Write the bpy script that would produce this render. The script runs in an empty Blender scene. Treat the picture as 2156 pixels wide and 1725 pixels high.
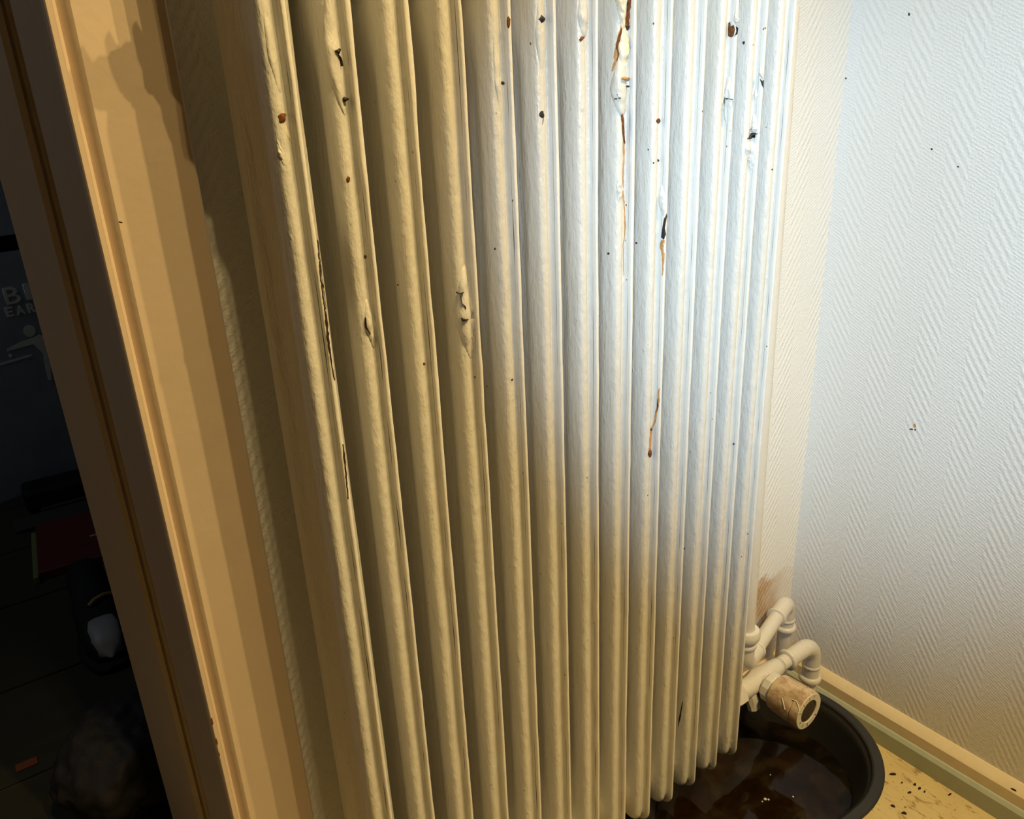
import bpy, bmesh, math, random
from mathutils import Vector, Matrix
from mathutils.bvhtree import BVHTree
from mathutils import noise as mnoise

random.seed(7)
scene = bpy.context.scene
C = scene.collection

# ------------------------------------------------------------------ camera
CAM = Vector((0.0, 0.0, 0.9056))
RIGHT = Vector((0.80944817, -0.585681, -0.04208818))
DOWN = Vector((-0.23983021, -0.26433167, -0.93413609))
FWD = Vector((0.53598053, 0.76622877, -0.35442678))
FPX, CX, CY = 1600.0, 1078.0, 862.5
cd = bpy.data.cameras.new('camera')
cam = bpy.data.objects.new('camera', cd)
C.objects.link(cam)
m = Matrix.Identity(4)
for r in range(3):
    m[r][0] = RIGHT[r]; m[r][1] = -DOWN[r]; m[r][2] = -FWD[r]; m[r][3] = CAM[r]
cam.matrix_world = m
cd.sensor_fit = 'HORIZONTAL'; cd.sensor_width = 36.0
cd.lens = FPX / 2156.0 * 36.0
cd.clip_start = 0.01
scene.camera = cam

# ------------------------------------------------------------------ light
WARM = (1.0, 0.72, 0.30)
# ceiling spotlights on a bar (three to the right, two weaker ones to the left) aimed at the corner
BULBS = [  # x, y, z, watts
    (0.846, -0.558, 2.33, 62.0),
    (0.703, -0.638, 2.33, 62.0),
    (0.530, -0.705, 2.33, 51.0),
    (0.235, -0.290, 2.33, 19.0),
    (0.200, -0.270, 2.33, 19.0),
]
for (x, y, z, w) in BULBS:
    ld = bpy.data.lights.new('ceiling_spot', 'SPOT')
    ld.energy = w; ld.color = WARM; ld.shadow_soft_size = 0.010
    ld.spot_size = math.radians(62); ld.spot_blend = 1.0
    lo = bpy.data.objects.new('ceiling_spot', ld); C.objects.link(lo)
    lo.location = (x, y, z)
    tgt = Vector((.24, .48, .18))
    if x < .4:   # the two narrow ones light the strip of wall beside the door
        ld.spot_size = math.radians(30); tgt = Vector((.11, .60, .55))
    lo.rotation_euler = (tgt - Vector((x, y, z))).to_track_quat('-Z', 'Y').to_euler()
# cool torch held up beside the photographer, aimed at the corner
td = bpy.data.lights.new('cool_torch', 'SPOT')
td.energy = 47.0; td.color = (0.61, 0.83, 1.0); td.shadow_soft_size = 0.02
td.spot_size = math.radians(54); td.spot_blend = 0.95
to = bpy.data.objects.new('cool_torch', td); C.objects.link(to)
to.location = (-0.10, -0.14, 1.06)
aim = Vector((0.967, 0.50, 0.735)) - Vector(to.location)
to.rotation_euler = aim.to_track_quat('-Z', 'Y').to_euler()

dl = bpy.data.lights.new('far_room_fill', 'POINT')  # cool fill light added to brighten the dark far room
dl.energy = 9.0; dl.color = (.80, .90, 1.0); dl.shadow_soft_size = .25
do = bpy.data.objects.new('far_room_fill', dl); C.objects.link(do)
do.location = (-.95, 1.75, 1.9)

w = bpy.data.worlds.new('world'); scene.world = w; w.use_nodes = True
w.node_tree.nodes['Background'].inputs[0].default_value = (1.0, 0.8, 0.6, 1)
w.node_tree.nodes['Background'].inputs[1].default_value = 0.02
vs = scene.view_settings
vs.view_transform = 'Standard'; vs.look = 'None'; vs.gamma = 1.0
vs.use_curve_mapping = False
vs.exposure = 0.15

# ------------------------------------------------------------------ helpers
def link(o):
    C.objects.link(o); return o

def mesh_obj(name, verts, faces, mat=None, parent=None, smooth=False):
    me = bpy.data.meshes.new(name)
    me.from_pydata([tuple(v) for v in verts], [], faces)
    me.validate(); me.update()
    if smooth:
        me.polygons.foreach_set('use_smooth', [True] * len(me.polygons))
    if mat: me.materials.append(mat)
    o = link(bpy.data.objects.new(name, me))
    if parent is not None: o.parent = parent
    return o

def bm_obj(name, bm, mat=None, parent=None, smooth=False, autosmooth=None):
    bmesh.ops.recalc_face_normals(bm, faces=bm.faces)
    me = bpy.data.meshes.new(name)
    bm.to_mesh(me); bm.free()
    if smooth:
        me.polygons.foreach_set('use_smooth', [True] * len(me.polygons))
    if autosmooth is not None:
        try: me.set_sharp_from_angle(angle=math.radians(autosmooth))
        except Exception: pass
    if mat: me.materials.append(mat)
    o = link(bpy.data.objects.new(name, me))
    if parent is not None: o.parent = parent
    return o

def empty(name, loc):
    o = link(bpy.data.objects.new(name, None)); o.location = loc
    o.empty_display_size = 0.05
    return o

def tag(o, label=None, cat=None, group=None, kind=None):
    if label: o['label'] = label
    if cat: o['category'] = cat
    if group: o['group'] = group
    if kind: o['kind'] = kind
    return o

def adopt(child, parent):
    child.parent = parent
    child.matrix_parent_inverse = Matrix.Translation(-Vector(parent.location))

def box_bm(bm, x0, x1, y0, y1, z0, z1, bevel=0.0):
    r = bmesh.ops.create_cube(bm, size=1.0)
    vsx = r['verts']
    for v in vsx:
        v.co = Vector((x0 + (v.co.x + .5) * (x1 - x0), y0 + (v.co.y + .5) * (y1 - y0), z0 + (v.co.z + .5) * (z1 - z0)))
    if bevel > 0:
        es = {e for v in vsx for e in v.link_edges}
        bmesh.ops.bevel(bm, geom=list(es), offset=bevel, segments=2, profile=.5, affect='EDGES')

def box(name, x0, x1, y0, y1, z0, z1, mat, parent=None, bevel=0.0):
    bm = bmesh.new(); box_bm(bm, x0, x1, y0, y1, z0, z1, bevel)
    return bm_obj(name, bm, mat, parent)

def frame(d):
    d = d.normalized()
    a = Vector((0, 0, 1)) if abs(d.z) < .9 else Vector((1, 0, 0))
    u = d.cross(a).normalized(); v = d.cross(u).normalized()
    return u, v

def lathe_bm(bm, prof, origin, axis, seg=32, cap=True):
    """prof: list of (distance along axis, radius)"""
    axis = Vector(axis).normalized(); origin = Vector(origin)
    u, v = frame(axis)
    rings = []
    for (s, r) in prof:
        rings.append([bm.verts.new(origin + axis * s + (u * math.cos(2 * math.pi * k / seg) + v * math.sin(2 * math.pi * k / seg)) * r) for k in range(seg)])
    for a, b in zip(rings, rings[1:]):
        for k in range(seg):
            bm.faces.new((a[k], a[(k + 1) % seg], b[(k + 1) % seg], b[k]))
    if cap:
        if prof[0][1] > 1e-6: bm.faces.new(rings[0])
        if prof[-1][1] > 1e-6: bm.faces.new(rings[-1])

def lathe(name, prof, origin, axis, mat, parent=None, seg=32, sharp=40, cap=True):
    bm = bmesh.new(); lathe_bm(bm, prof, origin, axis, seg, cap)
    return bm_obj(name, bm, mat, parent, smooth=True, autosmooth=sharp)

def fillet_path(pts, rad, n=10):
    pts = [Vector(p) for p in pts]
    out = [pts[0]]
    for i in range(1, len(pts) - 1):
        p, a, b = pts[i], (pts[i - 1] - pts[i]), (pts[i + 1] - pts[i])
        la, lb = a.length, b.length
        a.normalize(); b.normalize()
        ang = a.angle(b)
        t = min(rad / math.tan(ang / 2), la * .49, lb * .49)
        r = t * math.tan(ang / 2)
        p0 = p + a * t; p1 = p + b * t
        c = p + (a + b).normalized() * (r / math.sin(ang / 2))
        va, vb = p0 - c, p1 - c
        tot = va.angle(vb)
        for k in range(n + 1):
            f = k / n
            q = (va * math.sin((1 - f) * tot) + vb * math.sin(f * tot)) / math.sin(tot)
            out.append(c + q)
    out.append(pts[-1])
    return out

def tube_bm(bm, path, radius, seg=16, cap=True):
    path = [Vector(p) for p in path]
    n = len(path)
    rad = radius if isinstance(radius, (list, tuple)) else [radius] * n
    tang = []
    for i in range(n):
        a = path[max(i - 1, 0)]; b = path[min(i + 1, n - 1)]
        tang.append((b - a).normalized())
    u, v = frame(tang[0])
    rings = []
    for i in range(n):
        if i:
            q = tang[i - 1].rotation_difference(tang[i])
            u = q @ u; v = q @ v
        rings.append([bm.verts.new(path[i] + (u * math.cos(2 * math.pi * k / seg) + v * math.sin(2 * math.pi * k / seg)) * rad[i]) for k in range(seg)])
    for a, b in zip(rings, rings[1:]):
        for k in range(seg):
            bm.faces.new((a[k], a[(k + 1) % seg], b[(k + 1) % seg], b[k]))
    if cap:
        bm.faces.new(rings[0]); bm.faces.new(rings[-1])

def tube(name, path, radius, mat, parent=None, seg=16):
    bm = bmesh.new(); tube_bm(bm, path, radius, seg)
    return bm_obj(name, bm, mat, parent, smooth=True, autosmooth=50)

def extrude_profile(name, prof, axis, a, b, mat, parent=None, smooth=None):
    """closed profile polygon; axis 'Z': prof is (x,y); 'Y': (x,z); 'X': (y,z)"""
    def pt(p, s):
        if axis == 'Z': return (p[0], p[1], s)
        if axis == 'Y': return (p[0], s, p[1])
        return (s, p[0], p[1])
    n = len(prof)
    vs_ = [pt(p, a) for p in prof] + [pt(p, b) for p in prof]
    fs = [(i, (i + 1) % n, n + (i + 1) % n, n + i) for i in range(n)]
    fs += [tuple(range(n)), tuple(range(2 * n - 1, n - 1, -1))]
    bm = bmesh.new()
    bv = [bm.verts.new(v) for v in vs_]
    for f in fs: bm.faces.new([bv[i] for i in f])
    return bm_obj(name, bm, mat, parent, smooth=smooth is not None, autosmooth=smooth)

def ray(px, py):
    return (RIGHT * ((px - CX) / FPX) + DOWN * ((py - CY) / FPX) + FWD).normalized()

# ------------------------------------------------------------------ materials
class N:
    """tiny node helper"""
    def __init__(self, name):
        self.mat = bpy.data.materials.new(name); self.mat.use_nodes = True
        self.t = self.mat.node_tree; self.b = self.t.nodes['Principled BSDF']
        self.geo = None
    def node(self, typ, **kw):
        n = self.t.nodes.new(typ)
        for k, v in kw.items(): setattr(n, k, v)
        return n
    def put(self, sock, val):
        if hasattr(val, 'is_output') or isinstance(val, bpy.types.NodeSocket): self.t.links.new(val, sock)
        else: sock.default_value = val
    def pos(self):
        if not self.geo: self.geo = self.node('ShaderNodeNewGeometry')
        return self.geo.outputs['Position']
    def sep(self):
        s = self.node('ShaderNodeSeparateXYZ'); self.put(s.inputs[0], self.pos()); return s.outputs
    def math(self, op, a, b=0.0, c=0.0, clamp=False):
        n = self.node('ShaderNodeMath', operation=op); n.use_clamp = clamp
        self.put(n.inputs[0], a); self.put(n.inputs[1], b); self.put(n.inputs[2], c)
        return n.outputs[0]
    def scale(self, vec, s):
        n = self.node('ShaderNodeVectorMath', operation='MULTIPLY')
        self.put(n.inputs[0], vec); n.inputs[1].default_value = s
        return n.outputs[0]
    def noise(self, vec, scale, detail=2.0, rough=.5, out=0, dist=0.0):
        n = self.node('ShaderNodeTexNoise'); self.put(n.inputs['Vector'], vec)
        n.inputs['Scale'].default_value = scale; n.inputs['Detail'].default_value = detail
        n.inputs['Roughness'].default_value = rough; n.inputs['Distortion'].default_value = dist
        return n.outputs[out]
    def voronoi(self, vec, scale, feature='F1', out='Distance', rnd=1.0):
        n = self.node('ShaderNodeTexVoronoi', feature=feature); self.put(n.inputs['Vector'], vec)
        n.inputs['Scale'].default_value = scale; n.inputs['Randomness'].default_value = rnd
        return n.outputs[out]
    def ramp(self, fac, stops):
        n = self.node('ShaderNodeValToRGB'); self.put(n.inputs[0], fac)
        el = n.color_ramp.elements
        while len(el) < len(stops): el.new(.5)
        for e, (p, c) in zip(el, stops):
            e.position = p; e.color = tuple(c) + (1,) if len(c) == 3 else c
        return n.outputs[0]
    def remap(self, v, a, b, c=0.0, d=1.0, smooth=True):
        n = self.node('ShaderNodeMapRange', interpolation_type='SMOOTHSTEP' if smooth else 'LINEAR')
        self.put(n.inputs[0], v)
        n.inputs[1].default_value = a; n.inputs[2].default_value = b; n.inputs[3].default_value = c; n.inputs[4].default_value = d
        return n.outputs[0]
    def mix(self, fac, a, b):
        n = self.node('ShaderNodeMix', data_type='RGBA'); self.put(n.inputs[0], fac)
        ca = [s for s in n.inputs if s.type == 'RGBA']
        for s, v in zip(ca, (a, b)):
            self.put(s, v if not isinstance(v, tuple) or len(v) == 4 else v + (1,))
        return [s for s in n.outputs if s.type == 'RGBA'][0]
    def bump(self, height, dist, strength=1.0, prev=None):
        n = self.node('ShaderNodeBump'); self.put(n.inputs['Height'], height)
        n.inputs['Distance'].default_value = dist; n.inputs['Strength'].default_value = strength
        if prev is not None: self.put(n.inputs['Normal'], prev)
        return n.outputs[0]
    def out(self, color=None, rough=.5, normal=None, spec=.5, metal=0.0):
        if color is not None: self.put(self.b.inputs['Base Color'], color if not isinstance(color, tuple) or len(color) == 4 else color + (1,))
        self.put(self.b.inputs['Roughness'], rough)
        self.b.inputs['Specular IOR Level'].default_value = spec
        self.b.inputs['Metallic'].default_value = metal
        if normal is not None: self.put(self.b.inputs['Normal'], normal)
        return self.mat

def plain(name, col, rough=.5, spec=.5, bump=0.0, scale=60.0, vary=0.06):
    n = N(name)
    p = n.pos()
    f = n.noise(p, scale, 3)
    dark = tuple(max(0, c * (1 - vary * 2)) for c in col); lite = tuple(min(1, c * (1 + vary)) for c in col)
    colr = n.mix(f, dark, lite)
    nm = n.bump(n.noise(p, scale * 3, 3), bump, .6) if bump else None
    return n.out(colr, rough, nm, spec)

def mat_paint(name, col, stain=0.25, lump=1.0, rough=.34):
    n = N(name); p = n.pos()
    st = n.scale(p, (1.0, 1.0, .18))
    yel = n.remap(n.noise(st, 26, 4, .6), .52, .8, 0, stain)
    c = n.mix(yel, col, (col[0] * .93, col[1] * .80, col[2] * .58))
    # pin-prick dark specks
    sp = n.voronoi(n.scale(p, (1, 1, .8)), 95.0)
    keep = n.remap(n.noise(p, 31.0, 1), .60, .62, 0, 1, False)
    dot = n.math('MULTIPLY', n.remap(sp, .055, .085, 1, 0), keep)
    c = n.mix(dot, c, (.16, .09, .05))
    # brushed lacquer: long vertical drags, runs and grit
    drag = n.noise(n.scale(p, (1, 1, .07)), 330, 3, .6)
    runs = n.noise(n.scale(p, (1, 1, .35)), 70, 4, .6)
    vo = n.voronoi(n.scale(p, (1, 1, .6)), 120)
    grit = n.math('MULTIPLY', n.remap(vo, .06, .20, 1, 0), n.remap(n.noise(p, 40, 1), .58, .66, 0, 1))
    nm = n.bump(drag, .0008 * lump, .5)
    nm = n.bump(runs, .0040 * lump, .55, nm)
    nm = n.bump(n.noise(n.scale(p, (1, 1, .5)), 210, 3, .6), .0014 * lump, .5, nm)
    nm = n.bump(grit, .0006 * lump, .55, nm)
    return n.out(c, rough, nm, .45)

def mat_wallpaper(name, axis, off, stain=False):
    n = N(name); p = n.pos(); s = n.sep()
    u = n.math('ADD', s[axis], off); v = s[2]
    wob = n.noise(p, 55, 2)
    W = .0307
    tri = n.math('PINGPONG', u, W)
    ph = n.math('ADD', v, n.math('MULTIPLY', tri, 1.46))
    ph = n.math('ADD', ph, n.math('MULTIPLY', wob, .0035))
    rid = n.math('SINE', n.math('MULTIPLY', ph, 2 * math.pi / .0139))
    rid = n.math('MULTIPLY_ADD', rid, .5, .5)
    # the columns that fall towards the room carry the bold rib, the others a fine weave
    fr = n.math('FRACT', n.math('DIVIDE', u, 2 * W))
    col = n.math('MULTIPLY', n.remap(fr, .46, .56), n.remap(fr, .94, 1.0, 1, 0))
    rope = n.remap(n.noise(p, 210, 2, .6), .25, .75, .45, 1.1)
    fade = n.remap(n.noise(p, 9, 2), .3, .7, .7, 1.1)
    bold = n.math('MULTIPLY', n.math('MULTIPLY', n.math('MULTIPLY', rid, rope), fade), n.math('MULTIPLY_ADD', col, .62, .26))
    mul = [1.0, 1.0, 1.0]
    weave1 = n.noise(n.scale(p, (1, 1, .45)), 420, 2, .6)
    ph2 = n.math('SUBTRACT', v, n.math('MULTIPLY', s[axis], .55))
    ph2 = n.math('ADD', ph2, n.math('MULTIPLY', n.noise(p, 160, 2), .004))
    fine = n.math('MULTIPLY_ADD', n.math('SINE', n.math('MULTIPLY', ph2, 2 * math.pi / .0042)), .5, .5)
    fine = n.math('MULTIPLY', n.math('MULTIPLY', fine, n.remap(n.noise(p, 260, 2), .3, .7, .2, 1.2)), n.math('MULTIPLY_ADD', col, -.22, .36))
    h = n.math('ADD', bold, n.math('MULTIPLY', weave1, .75))
    h = n.math('ADD', h, fine)
    nm = n.bump(h, .0013, .62)
    base = n.mix(n.noise(p, 6, 3), (.78, .775, .765), (.82, .816, .808))
    if stain:
        # brown damp mark that has crept up the paper beside the pipes
        edge = n.math('ADD', v, n.math('MULTIPLY', n.noise(p, 17, 4, .6), -.10))
        up = n.remap(edge, .165, .178, 1, 0)
        cornr = n.remap(s[0], .905, .945, 1, .25)
        left = n.remap(s[0], .70, .80, .3, 1)
        k = n.math('MULTIPLY', n.math('MULTIPLY', up, cornr), left)
        tone = n.noise(n.scale(p, (1, 1, .6)), 38, 4, .6)
        k = n.math('MULTIPLY', k, n.remap(tone, .3, .7, .45, .95))
        base = n.mix(k, base, (.52, .33, .17))
    return n.out(base, .75, nm, .25)

def mat_osb():
    n = N('chipboard_floor'); p = n.pos()
    d = n.noise(p, 9, 3, .5, out=1)
    st = n.node('ShaderNodeVectorMath', operation='ADD')
    n.put(st.inputs[0], n.scale(p, (1.0, .35, 1))); n.put(st.inputs[1], n.scale(d, (.03, .03, 0)))
    v1 = n.voronoi(st.outputs[0], 26, out='Color')
    grain = n.noise(n.scale(p, (1.0, .12, 1)), 120, 4, .6)
    c = n.mix(n.noise(p, 14, 3), (.56, .44, .21), (.75, .63, .35))
    c = n.mix(n.math('MULTIPLY', v1, .22), c, (.58, .41, .18))
    c = n.mix(n.remap(grain, .54, .75, 0, .55), c, (.44, .29, .11))
    fl = n.remap(n.noise(n.scale(p, (1.0, .45, 1)), 75, 5, .65), .56, .66, 0, .75)
    c = n.mix(fl, c, (.24, .14, .05))
    # strand edges of the pressed chips
    ed = n.voronoi(st.outputs[0], 20, feature='DISTANCE_TO_EDGE')
    ed = n.math('MULTIPLY', n.remap(ed, .012, .035, 1, 0), n.remap(n.noise(p, 24, 3), .5, .62, 0, .55))
    c = n.mix(ed, c, (.30, .18, .07))
    fl2 = n.remap(n.noise(n.scale(p, (.55, 1.0, 1)), 190, 4, .7), .61, .68, 0, .8)
    c = n.mix(fl2, c, (.16, .09, .03))
    nm = n.bump(grain, .0008, .4)
    return n.out(c, .6, nm, .3)

M = {}
M['rad'] = mat_paint('radiator_lacquer', (.65, .637, .61))
M['seam'] = mat_paint('seam_lacquer', (.75, .732, .70), .2, .5, .3)
M['pipe'] = mat_paint('pipe_lacquer', (.66, .633, .59), .3, .6)
M['wood'] = plain('casing_paint', (.62, .50, .39), .42, .4, .0004, 40, .03)
M['door'] = plain('door_leaf_paint', (.44, .355, .27), .42, .4, .0004, 40, .04)
M['wp_right'] = mat_wallpaper('wallpaper_herringbone_right', 1, .0227)
M['wp_back'] = mat_wallpaper('wallpaper_herringbone_back', 0, .012, True)
M['osb'] = mat_osb()
M['skirt'] = plain('skirting_paint', (.80, .68, .47), .42, .4, .0004, 60, .05)
M['strip'] = plain('floor_strip_paint', (.46, .50, .41), .5, .4, .0005, 60, .06)
M['room'] = plain('room_plaster', (.62, .56, .48), .8, .2)
M['dark'] = plain('unlit_room_plaster', (.05, .048, .045), .8, .2)  # darkness of the far room is put into this plaster colour
M['black'] = plain('black_tub_rubber', (.020, .0185, .017), .5, .4, .0006, 50, .1)
M['rust'] = plain('rust', (.20, .075, .022), .8, .2, .0006, 400, .5)
M['rustl'] = plain('rust_wash', (.56, .30, .12), .6, .3, .0, 300, .25)
M['iron'] = plain('bare_dark_iron', (.030, .024, .022), .6, .3, .0004, 300, .4)
M['crack'] = plain('open_crack_under_paint', (.045, .028, .02), .8, .2, .0, 300, .3)
M['flake'] = mat_paint('old_yellowed_paint', (.78, .71, .57), .5, .8)

# ------------------------------------------------------------------ the room
XR, YW = .9673, .608            # right wall, back wall
XD = .0778                      # right side of the door opening
def struct(o):
    o['kind'] = 'structure'; return o
struct(box('floor', -1.6, XR + .1, -2.2, .70, -.05, 0, M['osb']))
struct(box('wall_right', XR, XR + .12, -2.2, YW + .18, 0, 2.42, M['wp_right']))
struct(box('wall_back', XD + .012, XR, YW, YW + .176, 0, 2.42, M['wp_back']))
struct(box('wall_over_door', -.82, XD + .012, YW, YW + .176, 2.06, 2.42, M['wp_back']))
struct(box('wall_back_left', -1.6, -.82, YW, YW + .176, 0, 2.42, M['wp_back']))
struct(box('wall_left', -1.72, -1.6, -2.2, YW + .18, 0, 2.42, M['room']))
struct(box('wall_front', -1.72, XR + .12, -2.32, -2.2, 0, 2.42, M['room']))
struct(box('ceiling', -1.72, XR + .12, -2.32, YW + .18, 2.42, 2.5, M['room']))

# skirting along the right wall and the back wall
def skirt_prof(s, base):   # s: sign away from wall
    return [(base, 0.0), (base, .0589), (base + s * .003, .0592), (base + s * .0125, .0535), (base + s * .016, .0495), (base + s * .016, 0.0)]
b1 = struct(extrude_profile('baseboard_right', skirt_prof(-1, XR), 'Y', -2.2, YW, M['skirt'], smooth=30))
bs = extrude_profile('floor_strip', [(XR - .016, 0), (XR - .016, .0325), (XR - .0185, .0318), (XR - .0225, .027), (XR - .0225, 0)], 'Y', -2.2, YW - .0, M['strip'], b1, smooth=30)
b2 = struct(extrude_profile('baseboard_back', [(YW - 0.0, 0.0), (YW, .0589), (YW - .003, .0592), (YW - .0125, .0535), (YW - .016, .0495), (YW - .016, 0)], 'X', .16, XR - .016, M['skirt'], smooth=30))

# door casing (moulded, painted), lining and the open leaf
cas = [(XD, .608), (XD, .5955), (XD + .0008, .594), (XD + .0036, .594), (XD + .0046, .5955), (XD + .0052, .6005), (XD + .0072, .6015),
       (XD + .0092, .5995), (XD + .0112, .5955), (XD + .0128, .5932), (XD + .0142, .592), (XD + .0705, .592), (XD + .0719, .5932), (XD + .0719, .608)]
trim = struct(extrude_profile('trim_1', cas, 'Z', 0, 2.1, M['wood'], smooth=25))
lin = struct(box('trim_2', XD, XD + .012, YW, YW + .176, 0, 2.06, M['door']))
leaf_prof = [(.0668, .7865), (.0722, .7865), (.0727, .7895), (.0738, .7905), (.0748, .7895), (.0752, .787), (.0990, .787), (.0800, .885), (.0455, .885)]
leaf = struct(extrude_profile('door_1', leaf_prof, 'Z', .012, 2.04, M['door']))

# ------------------------------------------------------------------ the radiator
P, NS = .04, 13
X1, YF = .1831, .4718
D, H, ZB = .096, .962, .1056
RC = .022
rad = empty('radiator', (X1 + 6 * P, YF + D / 2, 0))
tag(rad, 'tall white sectional heating radiator with blistered, rusting paint', 'radiator')

NZ, NCN, NSH = 84, 6, 5
def ring_pts(d):
    r = max(RC - d, 0.0)
    y0, y1, z0, z1 = d, D - d, d, H - d
    pts = []
    def arc(cy, cz, a0, a1, k):
        for i in range(1, k):
            a = a0 + (a1 - a0) * i / k
            pts.append((cy + r * math.cos(a), cz + r * math.sin(a)))
    def line(a, b, k, end=True):
        for i in range(k + 1):
            f = i / k
            pts.append((a[0] + (b[0] - a[0]) * f, a[1] + (b[1] - a[1]) * f))
    line((y0, z0 + r), (y0, z1 - r), NZ)
    arc(y0 + r, z1 - r, math.pi, math.pi / 2, NCN)
    line((y0 + r, z1), (y1 - r, z1), NSH)
    arc(y1 - r, z1 - r, math.pi / 2, 0, NCN)
    line((y1, z1 - r), (y1, z0 + r), NZ)
    arc(y1 - r, z0 + r, 0, -math.pi / 2, NCN)
    line((y1 - r, z0), (y0 + r, z0), NSH)
    arc(y0 + r, z0 + r, -math.pi / 2, -math.pi, NCN)
    return pts

def sstep(a, b, x):
    t = min(max((x - a) / (b - a), 0), 1); return t * t * (3 - 2 * t)

FL = .0040
HUBS = ((D / 2, .040), (D / 2, H - .040))
# pressed profile as (inset, half thickness): a groove beside the seam, a rounded column, then the flat flank
PROF_L = [(.0040, .0017), (.0066, .0019), (.0080, .0028), (.0081, .0042), (.0074, .0056), (.0063, .0068), (.0056, .0084), (.0056, .0102), (.0063, .0118), (.0075, .0130), (.0098, .0138), (.0130, .0142), (.0175, .0143), (.0215, .0143), (.026, .0143), (.031, .0143), (.035, .0143), (.0395, .0143), (.044, .0143), (D / 2, .0143)]
PROF_R = [(.0040, .0017), (.0052, .0018), (.0064, .0020), (.0078, .0024), (.0092, .0030), (.0106, .0037), (.0120, .0045), (.0135, .0054), (.0150, .0064), (.0166, .0076), (.0182, .0088), (.0200, .0101), (.0220, .0113), (.0242, .0124), (.0268, .0132), (.031, .0139), (.035, .0143), (.0395, .0143), (.044, .0143), (D / 2, .0143)]
def half(hb, d, y, z):
    """half thickness of a section at depth y, height z, inset d"""
    mid = sstep(.085, .15, z) * sstep(.085, .15, H - z)
    h = hb - sstep(.022, .036, d) * .0048 * mid
    for (hy, hz) in HUBS:
        top = hz > .5
        rr = math.hypot(y - hy, (z - hz) * (.90 if top and z < hz else 1.0))
        k = (1 - (sstep(.026, .036, rr) if top else sstep(.017, .033, rr))) * sstep(.0058, .012, d) * sstep(.009, .014, hb)
        h = h + (.0199 - h) * k
    return h

FIN = [0.0, .0006, .0014, FL]
seam_swell = {1: [(.865, .0016, .030), (.80, .0008, .03)], 2: [(.845, .0022, .035), (.62, .0006, .05)], 0: [(.69, .0007, .05), (.55, .0007, .06), (.88, .0008, .03)]}
sections = []
for i in range(NS):
    xc = X1 + i * P
    rng = random.Random(100 + i)
    ph = rng.uniform(0, 100)
    amp = .0011 if i < 4 else .0006
    body_v, body_f, fl_v, fl_f = [], [], [], []
    def swell(z):
        s = 0
        for (zz, a, sg) in seam_swell.get(i, []): s += a * math.exp(-((z - zz) / sg) ** 2)
        return s
    for side in (-1, 1):
        base = len(body_v); n = None
        INS = PROF_L if side < 0 else PROF_R
        for (d, hb) in INS:
            rp = ring_pts(d); n = len(rp)
            for (y, z) in rp:
                lump = mnoise.noise(Vector((z * 18 + ph, y * 60, side * 3.0))) * .00035 if d > FL else 0
                body_v.append((xc + side * (half(hb, d, y, z) + lump), YF + y, ZB + z))
        for k in range(len(INS) - 1):
            for j in range(n):
                a, b = base + k * n + j, base + k * n + (j + 1) % n
                body_f.append((a, b, b + n, a + n) if side > 0 else (b, a, a + n, b + n))
        base = len(fl_v)
        hw = {0.0: .0007, .0006: .0013, .0014: .0016, FL: .0016}
        for d in FIN:
            for (y, z) in ring_pts(d):
                wv = mnoise.noise(Vector((z * 22 + ph, 0, 5))) * amp * .5 + mnoise.noise(Vector((z * 75 + ph, 3, 5))) * amp * .35
                yo = wv * (1 - d / FL) * (1 if y < D / 2 else 0)
                xo = mnoise.noise(Vector((z * 9 + ph, 8, 1))) * .0005 + (swell(z) * (.75 if side > 0 else -.1) * (1 - d / FL) if y < D / 2 else 0)
                wid = hw[d] * (1 + .35 * mnoise.noise(Vector((z * 30 + ph, side, 9))))
                fl_v.append((xc + side * wid + xo, YF + y + yo, ZB + z))
        for k in range(len(FIN) - 1):
            for j in range(n):
                a, b = base + k * n + j, base + k * n + (j + 1) % n
                fl_f.append((a, b, b + n, a + n) if side > 0 else (b, a, a + n, b + n))
    off = len(FIN) * n
    for j in range(n):
        fl_f.append((j, (j + 1) % n, off + (j + 1) % n, off + j))
    sec = mesh_obj('section', body_v, body_f, M['rad'], smooth=True)
    adopt(sec, rad)
    fl = mesh_obj('seam_flange', fl_v, fl_f, M['seam'], smooth=True)
    fl.parent = sec
    sections.append((sec, BVHTree.FromPolygons([Vector(v) for v in body_v], body_f), BVHTree.FromPolygons([Vector(v) for v in fl_v], fl_f)))

# end plug and an invented shape above the frame, added to throw the notched shadows
plug = lathe('end_plug', [(0, .017), (.006, .017), (.007, .013), (.012, .012), (.013, .008)], (X1 - .0195, YF + D / 2, ZB + H - .04), (-1, 0, 0), M['rad'], seg=6)
adopt(plug, rad)
def caster_shape(dx, dz):
    return [(-.026, .003), (-.0235, .006), (-.020, -.004), (-.016, 0), (.02, 0), (.02, -.018), (-.012, -.018), (-.016, -.016), (-.019, -.027), (-.023, -.025), (-.026, -.012)]
cv = [(X1 + a, 1.077 + b) for a, b in caster_shape(0, 0)]
caster = extrude_profile('notch_shadow_caster', cv, 'Y', .488, .491, M['rad'])
adopt(caster, rad)

side_block = extrude_profile('side_shadow_blocker', [(.146, 1.10), (.146, 1.012), (.150, 1.004), (.156, 1.002), (.162, .996), (.1685, 1.000), (.1685, 1.10)], 'Y', .543, .546, M['rad'])  # added unseen sheet that shades the wall strip beside the first section
adopt(side_block, rad)
bm = bmesh.new()
box_bm(bm, .150, .226, .5695, .5745, .998, 1.115, .001)      # added unseen block that keeps light off the wall behind the radiator
box_bm(bm, .176, .196, .5745, .6078, 1.010, 1.030)
box_bm(bm, .176, .196, .5745, .6078, 1.080, 1.100)
wall_block = bm_obj('wall_shadow_blocker', bm, M['rad']); adopt(wall_block, rad)

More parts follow.
